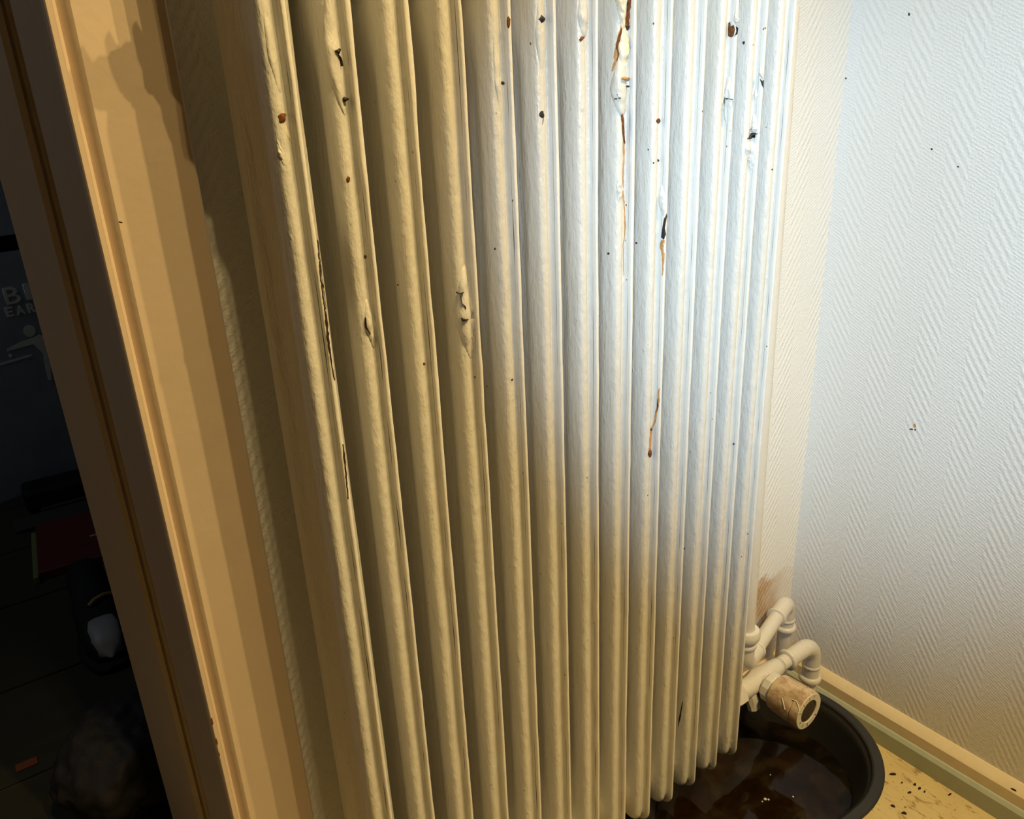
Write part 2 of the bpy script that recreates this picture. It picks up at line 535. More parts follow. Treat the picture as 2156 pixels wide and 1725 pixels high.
def cast_sec(px, py):
    d = ray(px, py); best = None
    for k, (o, bb, fb) in enumerate(sections):
        for bvh in (bb, fb):
            hit = bvh.ray_cast(CAM, d)
            if hit[0] is not None and (best is None or hit[3] < best[2]):
                nn = hit[1] if hit[1].dot(d) < 0 else -hit[1]
                best = (hit[0], nn, hit[3], k)
    return best

def sec_at(k):
    def f(px, py):
        d = ray(px, py); best = None
        for bvh in sections[k][1:]:
            hit = bvh.ray_cast(CAM, d)
            if hit[0] is not None and (best is None or hit[3] < best[2]):
                nn = hit[1] if hit[1].dot(d) < 0 else -hit[1]
                best = (hit[0], nn, hit[3], k)
        return best
    return f

def put(f, px, py, lift):
    h = f(px, py)
    if h is None: return None
    return h[0] + h[1] * lift

def patch(name, poly, mat, k=None, lift=.00035, cast=None, parent=None):
    """thin flat mark lying on a surface, outline given by sight lines"""
    n = len(poly)
    cx = sum(p[0] for p in poly) / n; cy = sum(p[1] for p in poly) / n
    if cast is None:
        if k is None: k = cast_sec(cx, cy)[3]
        cast = sec_at(k); parent = sections[k][0]
    vs_, fs = [], []
    c0 = put(cast, cx, cy, lift)
    if c0 is None: return None
    vs_.append(c0)
    for f in (.5, 1.0):
        for (x, y) in poly:
            q = put(cast, cx + (x - cx) * f, cy + (y - cy) * f, lift if f < 1 else lift * .3)
            if q is None or (q - c0).length > .05: q = c0
            vs_.append(q)
    for j in range(n):
        j2 = (j + 1) % n
        fs.append((0, 1 + j, 1 + j2))
        fs.append((1 + j, 1 + n + j, 1 + n + j2, 1 + j2))
    return mesh_obj(name, vs_, fs, mat, parent, smooth=True)

def blob(cx, cy, rx, ry, n=11, j=.22, seed=0, rot=0.0):
    r = random.Random(seed + int(cx * 7 + cy)); out = []
    for k in range(n):
        a = 2 * math.pi * k / n; f = 1 + r.uniform(-j, j)
        x, y = rx * f * math.cos(a), ry * f * math.sin(a)
        out.append((cx + x * math.cos(rot) - y * math.sin(rot), cy + x * math.sin(rot) + y * math.cos(rot)))
    return out

def streak(name, pts, mat, k, lift=.0003):
    """pts: (px,py,width)"""
    cast = sec_at(k); vs_, fs = [], []
    # resample
    rs = []
    for a, b in zip(pts, pts[1:]):
        m_ = max(2, int(math.hypot(b[0] - a[0], b[1] - a[1]) / 6))
        for q in range(m_): rs.append(tuple(a[t] + (b[t] - a[t]) * q / m_ for t in range(3)))
    rs.append(pts[-1])
    r = random.Random(int(pts[0][0]))
    for (x, y, w_) in rs:
        w_ *= r.uniform(.7, 1.25); x += r.uniform(-.6, .6)
        for e, l in ((-1, .2), (0, 1), (1, .2)):
            q = put(cast, x + e * w_ / 2, y, lift * l)
            vs_.append(q if q is not None else (vs_[-1] if vs_ else Vector((0, 0, 0))))
    for j in range(len(rs) - 1):
        for e in (0, 1):
            a = j * 3 + e
            fs.append((a, a + 1, a + 4, a + 3))
    return mesh_obj(name, vs_, fs, mat, sections[k][0], smooth=True)

def blister(top, bot, w_, amp, k, shift=0.0, ridge=0.0, mat=None, sharp=.55, rough=.12, widest=.55):
    """raised almond of lifted paint between two image points, half width w_ px, height amp"""
    cast = sec_at(k); NU, NV = 12, 26
    vs_, fs = [], []
    r = random.Random(int(top[0] * 3 + top[1]))
    so = r.uniform(0, 50)
    for j in range(NV + 1):
        v = j / NV
        env = (v / widest) if v < widest else (1 - v) / (1 - widest)
        env = max(env, 0) ** sharp
        cx = top[0] + (bot[0] - top[0]) * v + shift * math.sin(math.pi * v)
        cy = top[1] + (bot[1] - top[1]) * v
        for i in range(NU + 1):
            u = -1 + 2 * i / NU
            prof = max(0, 1 - abs((u - ridge) / (1 - ridge if u > ridge else 1 + ridge)) ** 1.7)
            nz = mnoise.noise(Vector((u * 1.6 + so, v * 7, 0)))
            l = amp * prof * env * (1 + rough * 3 * nz) - .00015
            q = put(cast, cx + u * w_ * env, cy, l)
            if q is None: q = vs_[-1] if vs_ else CAM + ray(cx, cy)
            vs_.append(q)
    for j in range(NV):
        for i in range(NU):
            a = j * (NU + 1) + i
            fs.append((a, a + 1, a + NU + 2, a + NU + 1))
    return mesh_obj('paint_blister', vs_, fs, mat or M['rad'], sections[k][0], smooth=True)

# ------------------------------------------------------------------ small things built later need the radiator
DETAILS = True
if DETAILS:
    # section 1 (nearest)
    patch('rust_spot', blob(594, 247, 8, 11), M['rust'], 0, .0012)
    streak('crease', [(600, 262, 2), (606, 282, 7), (616, 302, 2)], M['flake'], 0)
    streak('crack', [(668, 505, 2), (676, 585, 5), (684, 645, 5), (691, 715, 5), (697, 760, 3), (704, 800, 2)], M['crack'], 0, .0006)
    streak('crack', [(722, 935, 2), (727, 985, 4), (733, 1050, 2)], M['crack'], 0, .0006)
    blister((556, 20), (592, 200), 13, .0012, 0, ridge=-.4)
    blister((583, 290), (600, 350), 8, .0010, 0, ridge=-.5, rough=.3)
    # section 2
    blister((690, -40), (728, 248), 20, .0030, 1, shift=-8, ridge=-.45, rough=.16)
    patch('paint_chip', [(699, 107), (711, 101), (710, 117), (706, 113)], M['iron'], 1, .0040)
    streak('crack', [(709, 116, 2), (712, 128, 2), (714, 140, 1)], M['crack'], 1, .0034)
    patch('rust_spot', blob(722, 209, 4, 6), M['iron'], 1, .0034)
    patch('rust_spot', blob(733, 378, 4, 7), M['rust'], 1, .0008)
    patch('rust_spot', blob(769, 541, 3, 4), M['rust'], 1, .0005)
    blister((772, 628), (788, 735), 13, .0030, 1, ridge=-.5)
    streak('crack', [(767, 668, 1), (770, 690, 3), (776, 702, 1)], M['crack'], 1, .0026)
    # section 3
    patch('rust_spot', blob(893, 430, 3, 8), M['rust'], 2, .0006)
    patch('rust_spot', blob(893, 766, 2.5, 3), M['rust'], 2, .0005)
    # section 4: big split blister
    blister((979, 556), (992, 756), 21, .0042, 3, shift=-6, ridge=-.25, rough=.14)
    patch('paint_chip', [(968, 665), (975, 668), (983, 670), (976, 674), (971, 677)], M['iron'], 3, .0052)
    streak('crack', [(969, 622, 1.5), (971, 636, 2.5), (975, 649, 1.5)], M['crack'], 3, .0048)
    streak('crack', [(962, 613, 1), (967, 617, 3), (972, 614, 1)], M['crack'], 3, .0048)
    patch('rust_spot', blob(987, 711, 1.6, 2.4), M['iron'], 3, .003)
    # section 5
    patch('rust_spot', blob(1071, 47, 4, 12), M['rust'], 4, .0006)
    streak('crease', [(1050, 0, 3), (1054, 60, 3), (1061, 118, 2)], M['flake'], 4)
    patch('paint_chip', blob(1056, 175, 6, 4), M['iron'], 4, .0006)
    blister((1040, 60), (1058, 260), 10, .0012, 4, ridge=-.3, rough=.3)
    # section 6
    blister((1138, -20), (1141, 150), 14, .0016, 5, ridge=-.2)
    patch('paint_chip', [(1132, 41), (1138, 30), (1145, 37), (1144, 45), (1138, 51)], M['iron'], 5, .0022)
    patch('paint_chip', blob(1141, 241, 5, 7), M['iron'], 5, .0007)
    streak('rust_run', [(1144, 246, 2), (1143, 262, 1)], M['rust'], 5)
    # section 7
    blister((1226, -20), (1230, 82), 13, .0026, 6, ridge=.1)
    patch('paint_chip', [(1219, 84), (1223, 77), (1231, 75), (1229, 81), (1222, 88)], M['rust'], 6, .0012)
    # section 8: the long burst with rust running out of it
    streak('rust_wash', [(1303, -10, 16), (1309, 20, 16), (1312, 50, 9), (1305, 80, 12), (1299, 105, 11), (1297, 128, 8), (1289, 150, 4)], M['rustl'], 7, .0006)
    blister((1304, -30), (1312, 66), 11, .0040, 7, mat=M['flake'], rough=.2, widest=.3)
    blister((1313, 52), (1311, 152), 11, .0044, 7, mat=M['flake'], rough=.2, ridge=.3, widest=.5)
    blister((1309, 120), (1310, 246), 22, .0042, 7, shift=-4, ridge=-.2, rough=.1)
    streak('rust_run', [(1326, -5, 8), (1322, 30, 9), (1320, 56, 10)], M['rust'], 7, .0010)
    patch('paint_chip', [(1316, 56), (1327, 54), (1326, 60), (1321, 65), (1317, 62)], M['iron'], 7, .0014)
    streak('crack', [(1308, 60, 3), (1305, 78, 8), (1301, 90, 7), (1299, 103, 6), (1303, 113, 4), (1299, 128, 3)], M['rust'], 7, .0012)
    patch('rust_spot', blob(1310, 166, 7, 5), M['rustl'], 7, .0050)
    patch('rust_spot', blob(1313, 182, 2, 2), M['iron'], 7, .0046)
    streak('rust_run', [(1306, 212, 6), (1303, 224, 5), (1308, 238, 6), (1311, 252, 5), (1312, 285, 4), (1314, 302, 3)], M['rust'], 7, .0014)
    for q, (a, b) in enumerate(((1300, 200), (1303, 207), (1299, 208))): patch('rust_spot', blob(a, b, 1.7, 2), M['iron'], 7, .0040)
    streak('rust_wash', [(1313, 300, 4), (1313, 340, 3), (1311, 400, 3), (1315, 445, 3), (1316, 480, 4), (1312, 520, 2), (1313, 580, 1.5)], M['rustl'], 7, .0004)
    blister((1305, 366), (1304, 428), 9, .0013, 7, rough=.4)
    # section 9
    patch('rust_spot', blob(1386, 255, 5, 5.5), M['rust'], 8, .0007)
    blister((1392, 386), (1396, 455), 9, .0026, 8, ridge=.1)
    patch('paint_chip', [(1403, 448), (1404, 456), (1400, 480), (1402, 494), (1398, 505), (1392, 500), (1394, 484), (1398, 462)], M['iron'], 8, .0008)
    streak('rust_wash', [(1396, 505, 9), (1393, 522, 8), (1397, 540, 5), (1395, 580, 2)], M['rustl'], 8, .0005)
    streak('rust_run', [(1388, 818, 2), (1386, 845, 4), (1383, 864, 6), (1378, 890, 4), (1371, 904, 5), (1369, 935, 4), (1368, 946, 5)], M['rustl'], 8, .0006)
    streak('rust_run', [(1386, 840, 2), (1384, 862, 4), (1381, 870, 2)], M['rust'], 8, .0009)
    patch('rust_spot', blob(1368, 955, 4, 9, j=.1), M['rust'], 8, .0011)
    patch('rust_spot', blob(1371, 904, 2.5, 3), M['rust'], 8, .0011)
    # section 11
    blister((1549, 24), (1552, 56), 7, .0026, 10)
    patch('paint_chip', [(1533, 48), (1538, 46), (1539, 56), (1545, 52), (1548, 62), (1545, 76), (1540, 79), (1533, 76), (1532, 66)], M['rust'], 10, .0010)
    patch('paint_chip', [(1549, 55), (1554, 53), (1552, 72), (1546, 78), (1550, 66)], M['iron'], 10, .0012)
    blister((1534, 158), (1530, 262), 14, .0034, 10, ridge=-.1, rough=.12)
    streak('crack', [(1523, 210, 1), (1530, 206, 1.5), (1543, 209, 1)], M['crack'], 10, .0040)
    # section 12
    patch('rust_spot', blob(1566, 90, 3, 3.5), M['iron'], 11, .0005)
    blister((1600, 140), (1606, 168), 5, .0024, 11)
    patch('paint_chip', [(1600, 166), (1608, 168), (1607, 187), (1604, 180)], M['iron'], 11, .0008)
    blister((1591, 184), (1590, 214), 5, .0016, 11)
    blister((1588, 238), (1586, 280), 10, .0030, 11, widest=.8)
    blister((1580, 294), (1581, 360), 13, .0034, 11, widest=.3, ridge=-.2)
    patch('paint_chip', [(1572, 293), (1580, 280), (1600, 279), (1600, 291), (1583, 292)], M['iron'], 11, .0022)
    # section 13 and odd flecks
    patch('rust_spot', blob(1626, 357, 1.8, 2), M['rust'], None, .0004)
    streak('rust_run', [(1437, 1478, 1.5), (1434, 1495, 3), (1431, 1515, 4), (1428, 1530, 1)], M['crack'], 10, .0005)
    for (a, b, c_) in ((1042, 524, 2), (1078, 800, 2), (1281, 534, 2.5), (1340, 512, 2), (1365, 315, 1.6), (1386, 338, 2.2), (1376, 343, 1.5), (838, 600, 1.6), (1440, 1155, 2), (1545, 935, 2.2)):
        h = cast_sec(a, b)
        if h: patch('rust_spot', blob(a, b, c_, c_ * 1.2), M['crack'], h[3], .0005)

# ------------------------------------------------------------------ pipes and valve
YH, ZH = .524, .1456
R_ = .0108
def collar(name, at, axis, mat, parent, r=.0150, w_=.005):
    o = lathe(name, [(-w_, R_ * .98), (-w_, r - .0012), (-w_ * .6, r), (w_ * .3, r), (w_, r - .002), (w_ * 1.1, R_ * .98)], at, axis, mat, None, 28, 60, cap=False)
    adopt(o, parent); return o

low = empty('heating_pipe', (.908, YH, 0))
tag(low, 'white painted pipe rising from the floor and bending to the thermostat valve', 'pipe')
path = fillet_path([(.8240, YH, ZH), (.908, YH, ZH), (.908, YH, 0)], .030, 12)
o = tube('pipe_run', path, R_, M['pipe']); adopt(o, low)
ep = fillet_path([(.845, YH, ZH), (.908, YH, ZH), (.908, YH, .084)], .030, 12)
o = tube('elbow', ep, .0128, M['pipe'], seg=20); adopt(o, low)
collar('collar', (.842, YH, ZH), (1, 0, 0), M['pipe'], low, .0160, .0035)
collar('collar', (.908, YH, .080), (0, 0, 1), M['pipe'], low, .0168, .0045)
collar('collar', (.908, YH, .103), (0, 0, 1), M['pipe'], low, .0140, .003)

up = empty('heating_pipe', (.917, .581, 0))
tag(up, 'white painted pipe with a swan neck standing close to the wall corner', 'pipe')
path = fillet_path([(.7300, YH + .004, 1.0), (.7375, YH, .245), (.7385, YH, .186), (.917, .581, .186), (.917, .581, 0)], .027, 12)
o = tube('pipe_run', path, R_, M['pipe']); adopt(o, up)
dirv = (Vector((.917, .581, .186)) - Vector((.7385, YH, .186))).normalized()
q0 = Vector((.917, .581, .186)) - dirv * .052
ep = fillet_path([q0, (.917, .581, .186), (.917, .581, .140)], .026, 12)
o = tube('elbow', ep, .0130, M['pipe'], seg=20); adopt(o, up)
q1 = Vector((.7385, YH, .186)) + dirv * .046
ep = fillet_path([(.7380, YH, .232), (.7385, YH, .186), q1], .025, 12)
o = tube('elbow', ep, .0128, M['pipe'], seg=20); adopt(o, up)
collar('collar', q0, dirv, M['pipe'], up, .0150, .003)
collar('collar', q1, dirv, M['pipe'], up, .0146, .003)
collar('collar', (.917, .581, .137), (0, 0, 1), M['pipe'], up, .0172, .004)
collar('collar', (.917, .581, .152), (0, 0, 1), M['pipe'], up, .0142, .003)
collar('collar', (.7380, YH, .243), (0, 0, 1), M['pipe'], up, .0185, .007)
collar('collar', (.7380, YH, .226), (0, 0, 1), M['pipe'], up, .0150, .004)

val = empty('thermostat_valve', (.775, YH, ZH))
tag(val, 'radiator thermostat valve with a grimy beige dial head', 'thermostat')
def lumpy(o, amp=.0008, sc=160):
    for v in o.data.vertices:
        c = v.co
        n_ = mnoise.noise(c * sc)
        v.co = c + v.normal * n_ * amp
    return o
o = lathe('union_nut', [(0, .0135), (.0, .0175), (.003, .0185), (.017, .0185), (.020, .0170), (.020, .0130)], (.712, YH, ZH), (1, 0, 0), M['pipe'], None, 6, 25); adopt(o, val)
o = lathe('tail_piece', [(-.0300, .012), (.002, .012)], (.715, YH, ZH), (1, 0, 0), M['pipe'], None, 20); adopt(o, val)
bm = bmesh.new()
lathe_bm(bm, [(-.046, .0125), (-.040, .0145), (-.030, .0140), (-.016, .0145), (0, .0160), (.016, .0150), (.030, .0135), (.040, .0132), (.048, .0112)], (.775, YH, ZH), (1, 0, 0), 28)
lathe_bm(bm, [(0, .0130), (.016, .0130), (.022, .0115)], (.775, YH, ZH), (0, -1, 0), 24)
o = lumpy(bm_obj('valve_body', bm, M['pipe'], smooth=True), .0012, 120); adopt(o, val)
# paint-clogged drain cock hanging under the tail
o = lumpy(lathe('drain_cock', [(0, .0095), (.010, .0105), (.016, .0090), (.023, .0085), (.024, .004)], (.752, YH - .004, ZH - .010), (.05, -.35, -1), M['pipe'], None, 10, 30), .0018, 200); adopt(o, val)
o = lumpy(lathe('lock_ring', [(0, .0150), (0.0, .0195), (.0025, .0215), (.011, .0215), (.0135, .0200), (.0135, .0150)], (.775, YH - .016, ZH), (0, -1, 0), M['pipe'], None, 12, 25), .0009, 200); adopt(o, val)

nd = N('grimy_beige_plastic'); p_ = nd.pos()
g1 = nd.noise(nd.scale(p_, (1, .5, 1)), 70, 4, .65)
g2 = nd.noise(nd.scale(p_, (1, 1, .6)), 220, 3, .6)
cc = nd.mix(nd.remap(g1, .35, .65), (.34, .225, .13), (.60, .47, .32))
cc = nd.mix(nd.remap(g2, .60, .72, 0, .5), cc, (.72, .62, .46))
M['head'] = nd.out(cc, .5, nd.bump(g1, .0008, .4), .4)
M['dial'] = plain('dial_cream', (.80, .75, .62), .5, .4, .0, 200, .12)
M['dialdark'] = plain('dial_centre_brown', (.06, .045, .03), .6, .4, .0, 200, .2)
M['ink'] = plain('dial_ink', (.05, .035, .02), .6)
hy = YH - .031
FY = .443
hd = lathe('dial_head', [(0, .012), (0, .0240), (.0015, .0256), (.006, .0264), (.028, .0276), (.036, .0278), (.0368, .0266), (.0378, .0266), (.0388, .0280), (.047, .0282), (.0498, .0268), (.0498, .0170), (.0480, .0165), (.0480, 0.0)], (.775, hy, ZH), (0, -1, 0), M['head'], None, 44, 35)
adopt(hd, val)
yf = hy - .0498
o = lathe('dial_ring', [(0, .0168), (0, .0266), (.0006, .0262), (.0006, .0172), (0, .0168)], (.775, yf, ZH), (0, -1, 0), M['dial'], None, 44, 35, cap=False); o.parent = hd
o = lathe('dial_centre', [(-.0018, .0166), (-.0010, .0164), (-.0004, .012), (-.0002, 0.0)], (.775, yf, ZH), (0, -1, 0), M['dialdark'], None, 40, 60, cap=False); o.parent = hd
def sub(o, par):
    o.parent = par; return o
def flat_text(s, size, mat, name, bold=0.0):
    cu = bpy.data.curves.new('tmp_text', 'FONT'); cu.body = s; cu.size = size
    cu.align_x = 'CENTER'; cu.align_y = 'CENTER'; cu.extrude = size * .02; cu.offset = bold
    ob = bpy.data.objects.new('tmp_text', cu); C.objects.link(ob)
    bpy.context.view_layer.update()
    me = bpy.data.meshes.new_from_object(ob.evaluated_get(bpy.context.evaluated_depsgraph_get()))
    bpy.data.objects.remove(ob); bpy.data.curves.remove(cu)
    me.materials.clear(); me.materials.append(mat); me.name = name
    return me
ya = yf - .0008
for ang, kind in ((95, 'I'), (68, 'I'), (128, 'I'), (160, 'I'), (205, '*'), (235, '1'), (268, '2'), (318, '3')):
    a = math.radians(ang)
    me = flat_text(kind, .0062, M['ink'], 'dial_mark')
    o = link(bpy.data.objects.new('dial_mark', me))
    # viewer faces +Y: right hand is +X
    o.matrix_world = Matrix.Translation((.775 + .0217 * math.cos(a), ya, ZH + .0217 * math.sin(a))) @ Matrix.Rotation(math.pi / 2, 4, 'X') @ Matrix.Rotation(a - math.pi / 2 + math.pi * (1 if a > math.pi else 0), 4, 'Z')
    mw = o.matrix_world.copy(); o.parent = hd; o.matrix_basis = mw
# dried paint runs on the dial
hb = BVHTree.FromPolygons([v.co for v in hd.data.vertices], [tuple(p.vertices) for p in hd.data.polygons])
def on_head(px, py, l=.0006):
    h = hb.ray_cast(CAM, ray(px, py)); return h[0] + h[1] * l if h[0] is not None else None
for pl in ([(1668, 1473), (1677, 1477), (1681, 1486), (1683, 1496), (1680, 1503)], [(1647, 1470), (1650, 1482), (1653, 1494)]):
    pp = [on_head(*q) for q in pl]
    if all(pp):
        o = tube('paint_run', pp, .0007, M['dial'], None, 8); sub(o, hd)

# ------------------------------------------------------------------ black tub with rusty water
TC = Vector((.736, .4655, 0)); TR = .138
def tub_profile():
    return [(.004, 0.0), (.004, .080), (0.0, .098), (.003, .101), (.080, .1235), (.084, .1290), (.0875, .1345), (.0915, .1375), (.0945, .1380), (.0962, .1360), (.0962, .1255), (.0945, .1235),
            (.0905, .1228), (.0885, .1210), (.0865, .1190), (.080, .1175), (.010, .0960), (.008, .090), (.008, 0.0)]
tub = lathe('black_tub', tub_profile(), TC, (0, 0, 1), M['black'], None, 72, 35)
def oval(o, c=TC):
    for v in o.data.vertices:
        if v.co.x < c.x: v.co.x = c.x + (v.co.x - c.x) * 1.9
oval(tub)
tag(tub, 'oval black rubber tub under the radiator catching rusty water', 'tub')
nw = N('rusty_water')
t = nw.t; t.nodes.remove(nw.b)
tr = nw.node('ShaderNodeBsdfTransparent'); gl = nw.node('ShaderNodeBsdfGlossy'); fr = nw.node('ShaderNodeFresnel'); mx = nw.node('ShaderNodeMixShader')
df = nw.node('ShaderNodeBsdfDiffuse'); m2 = nw.node('ShaderNodeMixShader')
cl = nw.remap(nw.noise(nw.pos(), 22, 4, .6, dist=.8), .42, .68, .10, .60)
tr.inputs[0].default_value = (.36, .25, .13, 1); gl.inputs['Roughness'].default_value = .04
df.inputs[0].default_value = (.032, .022, .010, 1)
fr.inputs[0].default_value = 1.33
bmp = nw.bump(nw.noise(nw.pos(), 30, 2), .002, .15)
nw.put(gl.inputs['Normal'], bmp)
t.links.new(cl, m2.inputs[0]); t.links.new(tr.outputs[0], m2.inputs[1]); t.links.new(df.outputs[0], m2.inputs[2])
t.links.new(fr.outputs[0], mx.inputs[0]); t.links.new(m2.outputs[0], mx.inputs[1]); t.links.new(gl.outputs[0], mx.inputs[2])
t.links.new(mx.outputs[0], t.nodes['Material Output'].inputs['Surface'])
nsd = N('rust_sediment'); ff = nsd.noise(nsd.pos(), 26, 5, .65, dist=1.0)
M['sed'] = nsd.out(nsd.ramp(ff, [(0.35, (.02, .013, .006)), (.62, (.11, .066, .022))]), .8, None, .2)
bm = bmesh.new(); lathe_bm(bm, [(.0, .0001), (.0, .1042)], TC + Vector((0, 0, .040)), (0, 0, 1), 64, cap=False)
wat = bm_obj('water', bm, nw.mat); oval(wat)
tag(wat, 'murky rust-brown water standing in the black tub', 'water', kind='stuff')
bm = bmesh.new(); lathe_bm(bm, [(.0, .0001), (.0008, .05), (.0, .092)], TC + Vector((0, 0, .0086)), (0, 0, 1), 48, cap=False)
sed = bm_obj('rust_sediment', bm, M['sed'], smooth=True); oval(sed)
tag(sed, 'brown rust sediment settled on the bottom of the black tub', 'sediment', kind='stuff')
# bubbles and bits floating
M['foam'] = plain('foam_fleck', (.60, .58, .55), .3)
for (px, py, s) in ((1611, 1683, .0022), (1618, 1684, .0016), (1605, 1688, .0012), (1670, 1678, .0013), (1622, 1632, .0010)):
    d = ray(px, py); tt = (.0402 - CAM.z) / d.z; q = CAM + d * tt
    if (q.xy - TC.xy).length > .103: continue
    bm = bmesh.new(); bmesh.ops.create_uvsphere(bm, u_segments=10, v_segments=6, radius=s, matrix=Matrix.Translation(q) @ Matrix.Diagonal((1, 1, .5, 1)))
    o = bm_obj('foam_fleck', bm, M['foam'], wat, smooth=True)

# ------------------------------------------------------------------ marks on the setting
def plane_cast(axis, val_, nrm):
    def f(px, py):
        d = ray(px, py); tt = (val_ - CAM[axis]) / d[axis]
        return (CAM + d * tt, Vector(nrm), tt, 0)
    return f
wr = bpy.data.objects['wall_right']
cw = plane_cast(0, XR, (-1, 0, 0))
for (a, b, c_, e_, mt) in ((1919, 904, 4, 2, 'rust'), (1926, 897, 3, 4, 'rustl'), (1927, 905, 2, 2, 'rust'), (1914, 30, 2.2, 3.5, 'crack'), (1962, 314, 2.5, 2, 'crack'), (2017, 351, 2, 2, 'crack'), (1781, 165, 2, 2, 'crack'), (1787, 40, 2, 4, 'crack')):
    patch('wall_fleck', blob(a, b, c_, e_), M[mt], None, .0004, cw, wr)
ck = plane_cast(0, XR - .0145, (-1, 0, 0))
patch('nail_hole', blob(2069, 1618, 3, 3.4), M['crack'], None, .0006, plane_cast(0, XR - .0085, (-1, 0, 0)), b1)
patch('paint_chip', blob(2133, 1664, 8, 3, rot=.4), M['crack'], None, .0006, plane_cast(0, XR - .0135, (-1, 0, 0)), b1)
cc_ = plane_cast(1, .592, (0, -1, 0))
patch('paint_nick', blob(254, 468, 5, 1.6, rot=.3), M['crack'], None, .0003, cc_, trim)
cb_ = plane_cast(1, .594, (0, -1, 0))
for (a, b, c_, e_) in ((446, 1520, 3, 8), (456, 1562, 2.5, 7), (461, 1588, 2, 4)):
    patch('paint_chip', blob(a, b, c_, e_, rot=-.2), M['rust'], None, .0003, cb_, trim)

# dark crumbs on the floor by the skirting
cv_, cf_ = [], []
for (a, b, c_, e_, r0) in ((1881, 1630, 11, 2.5, .05), (1926, 1652, 4, 3, .2), (1936, 1660, 5, 3, .1), (1947, 1667, 3, 2, 0), (1915, 1669, 7, 2, -.2), (1899, 1648, 2, 2, 0), (1904, 1712, 8, 3, .3), (1880, 1697, 7, 2.5, .5), (2000, 1673, 5, 2, -.5)):
    pts = [(lambda d: CAM + d * ((.0012 - CAM.z) / d.z))(ray(*q)) for q in blob(a, b, c_ * .75, e_ * .75, 7, .35, 0, r0)]
    s = len(cv_); n_ = len(pts)
    ctr = sum(pts, Vector()) / n_
    cv_ += [Vector((q.x, q.y, .0002)) for q in pts] + [ctr + (q - ctr) * .7 + Vector((0, 0, .0012)) for q in pts]
    for j in range(n_): cf_.append((s + j, s + (j + 1) % n_, s + n_ + (j + 1) % n_, s + n_ + j))
    cf_.append(tuple(s + n_ + j for j in range(n_)))
crumbs = mesh_obj('floor_crumbs', cv_, cf_, M['crack'])
tag(crumbs, 'dark crumbs and paint chips scattered on the chipboard floor', 'crumbs', kind='stuff')

# ------------------------------------------------------------------ the unlit room beyond the doorway
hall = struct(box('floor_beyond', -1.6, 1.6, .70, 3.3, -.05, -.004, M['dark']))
nn = N('dark_shaded_plank'); p_ = nn.pos()  # shade past the doorway is put into the near-black plank colour
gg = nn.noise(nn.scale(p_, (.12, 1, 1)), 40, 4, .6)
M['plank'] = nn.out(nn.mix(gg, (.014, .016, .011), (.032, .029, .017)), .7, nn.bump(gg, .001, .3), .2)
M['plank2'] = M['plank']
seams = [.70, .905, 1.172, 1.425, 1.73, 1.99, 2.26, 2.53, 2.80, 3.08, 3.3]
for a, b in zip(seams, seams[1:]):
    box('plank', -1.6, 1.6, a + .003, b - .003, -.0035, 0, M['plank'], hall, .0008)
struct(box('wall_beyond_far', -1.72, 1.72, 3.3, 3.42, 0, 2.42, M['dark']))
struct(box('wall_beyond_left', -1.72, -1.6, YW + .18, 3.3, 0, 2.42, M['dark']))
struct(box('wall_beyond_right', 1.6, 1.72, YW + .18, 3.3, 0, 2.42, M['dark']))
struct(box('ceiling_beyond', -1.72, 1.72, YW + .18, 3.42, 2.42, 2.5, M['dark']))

M['navy'] = plain('navy_carton', (.24, .30, .39), .6, .4, .0, 8, .15)
M['print'] = plain('grey_print', (.62, .66, .66), .6)
M['blackp'] = plain('black_plastic', (.004, .004, .004), .5, .3)
M['red'] = plain('dark_red_card', (.08, .008, .008), .5)
M['green'] = plain('dull_green_edge', (.11, .14, .04), .6)
M['greyc'] = plain('grey_card', (.022, .020, .019), .7)
M['shoe'] = plain('black_shoe_leather', (.007, .0065, .006), .75, .2)
M['toe'] = plain('grey_shoe_toe', (.24, .235, .24), .5)
M['yellow'] = plain('yellow_lace', (.26, .17, .03), .6)
M['orange'] = plain('orange_scrap', (.13, .03, .006), .6)

# printed carton, turned a little
cb = empty('carton', (-.10, 2.30, 0))
tag(cb, 'dark navy carton with grey lettering and a stick figure print', 'box')
cb.rotation_euler = (0, 0, math.radians(22))
def local_box(name, x0, x1, y0, y1, z0, z1, mat, par, bev=.002):
    o = box(name, x0, x1, y0, y1, z0, z1, mat, None, bev); o.parent = par; return o
lb = local_box('carton_body', -.35, .45, 0, .22, .0, .645, M['navy'], cb)
local_box('carton_band', -.352, .452, -.0015, .2215, .655, .675, M['blackp'], cb)
local_box('carton_lid', -.352, .452, -.002, .222, .685, .95, M['navy'], cb)
Rz = Matrix.Rotation(math.radians(22), 4, 'Z'); CM = Matrix.Translation((-.10, 2.30, 0)) @ Rz; CI = CM.inverted()
nloc = Rz @ Vector((0, -1, 0))
def on_carton(px, py):
    d = ray(px, py); o_ = CM @ Vector((0, -.001, 0))
    tt = (o_ - CAM).dot(nloc) / d.dot(nloc)
    return CI @ (CAM + d * tt)
def print_poly(name, pl):
    pts = [on_carton(*q) for q in pl]
    n_ = len(pts)
    vs_ = pts + [p + Vector((0, -.0008, 0)) for p in pts]
    fs = [tuple(range(n_)), tuple(range(2 * n_ - 1, n_ - 1, -1))] + [(i, (i + 1) % n_, n_ + (i + 1) % n_, n_ + i) for i in range(n_)]
    return mesh_obj(name, vs_, fs, M['print'], cb)
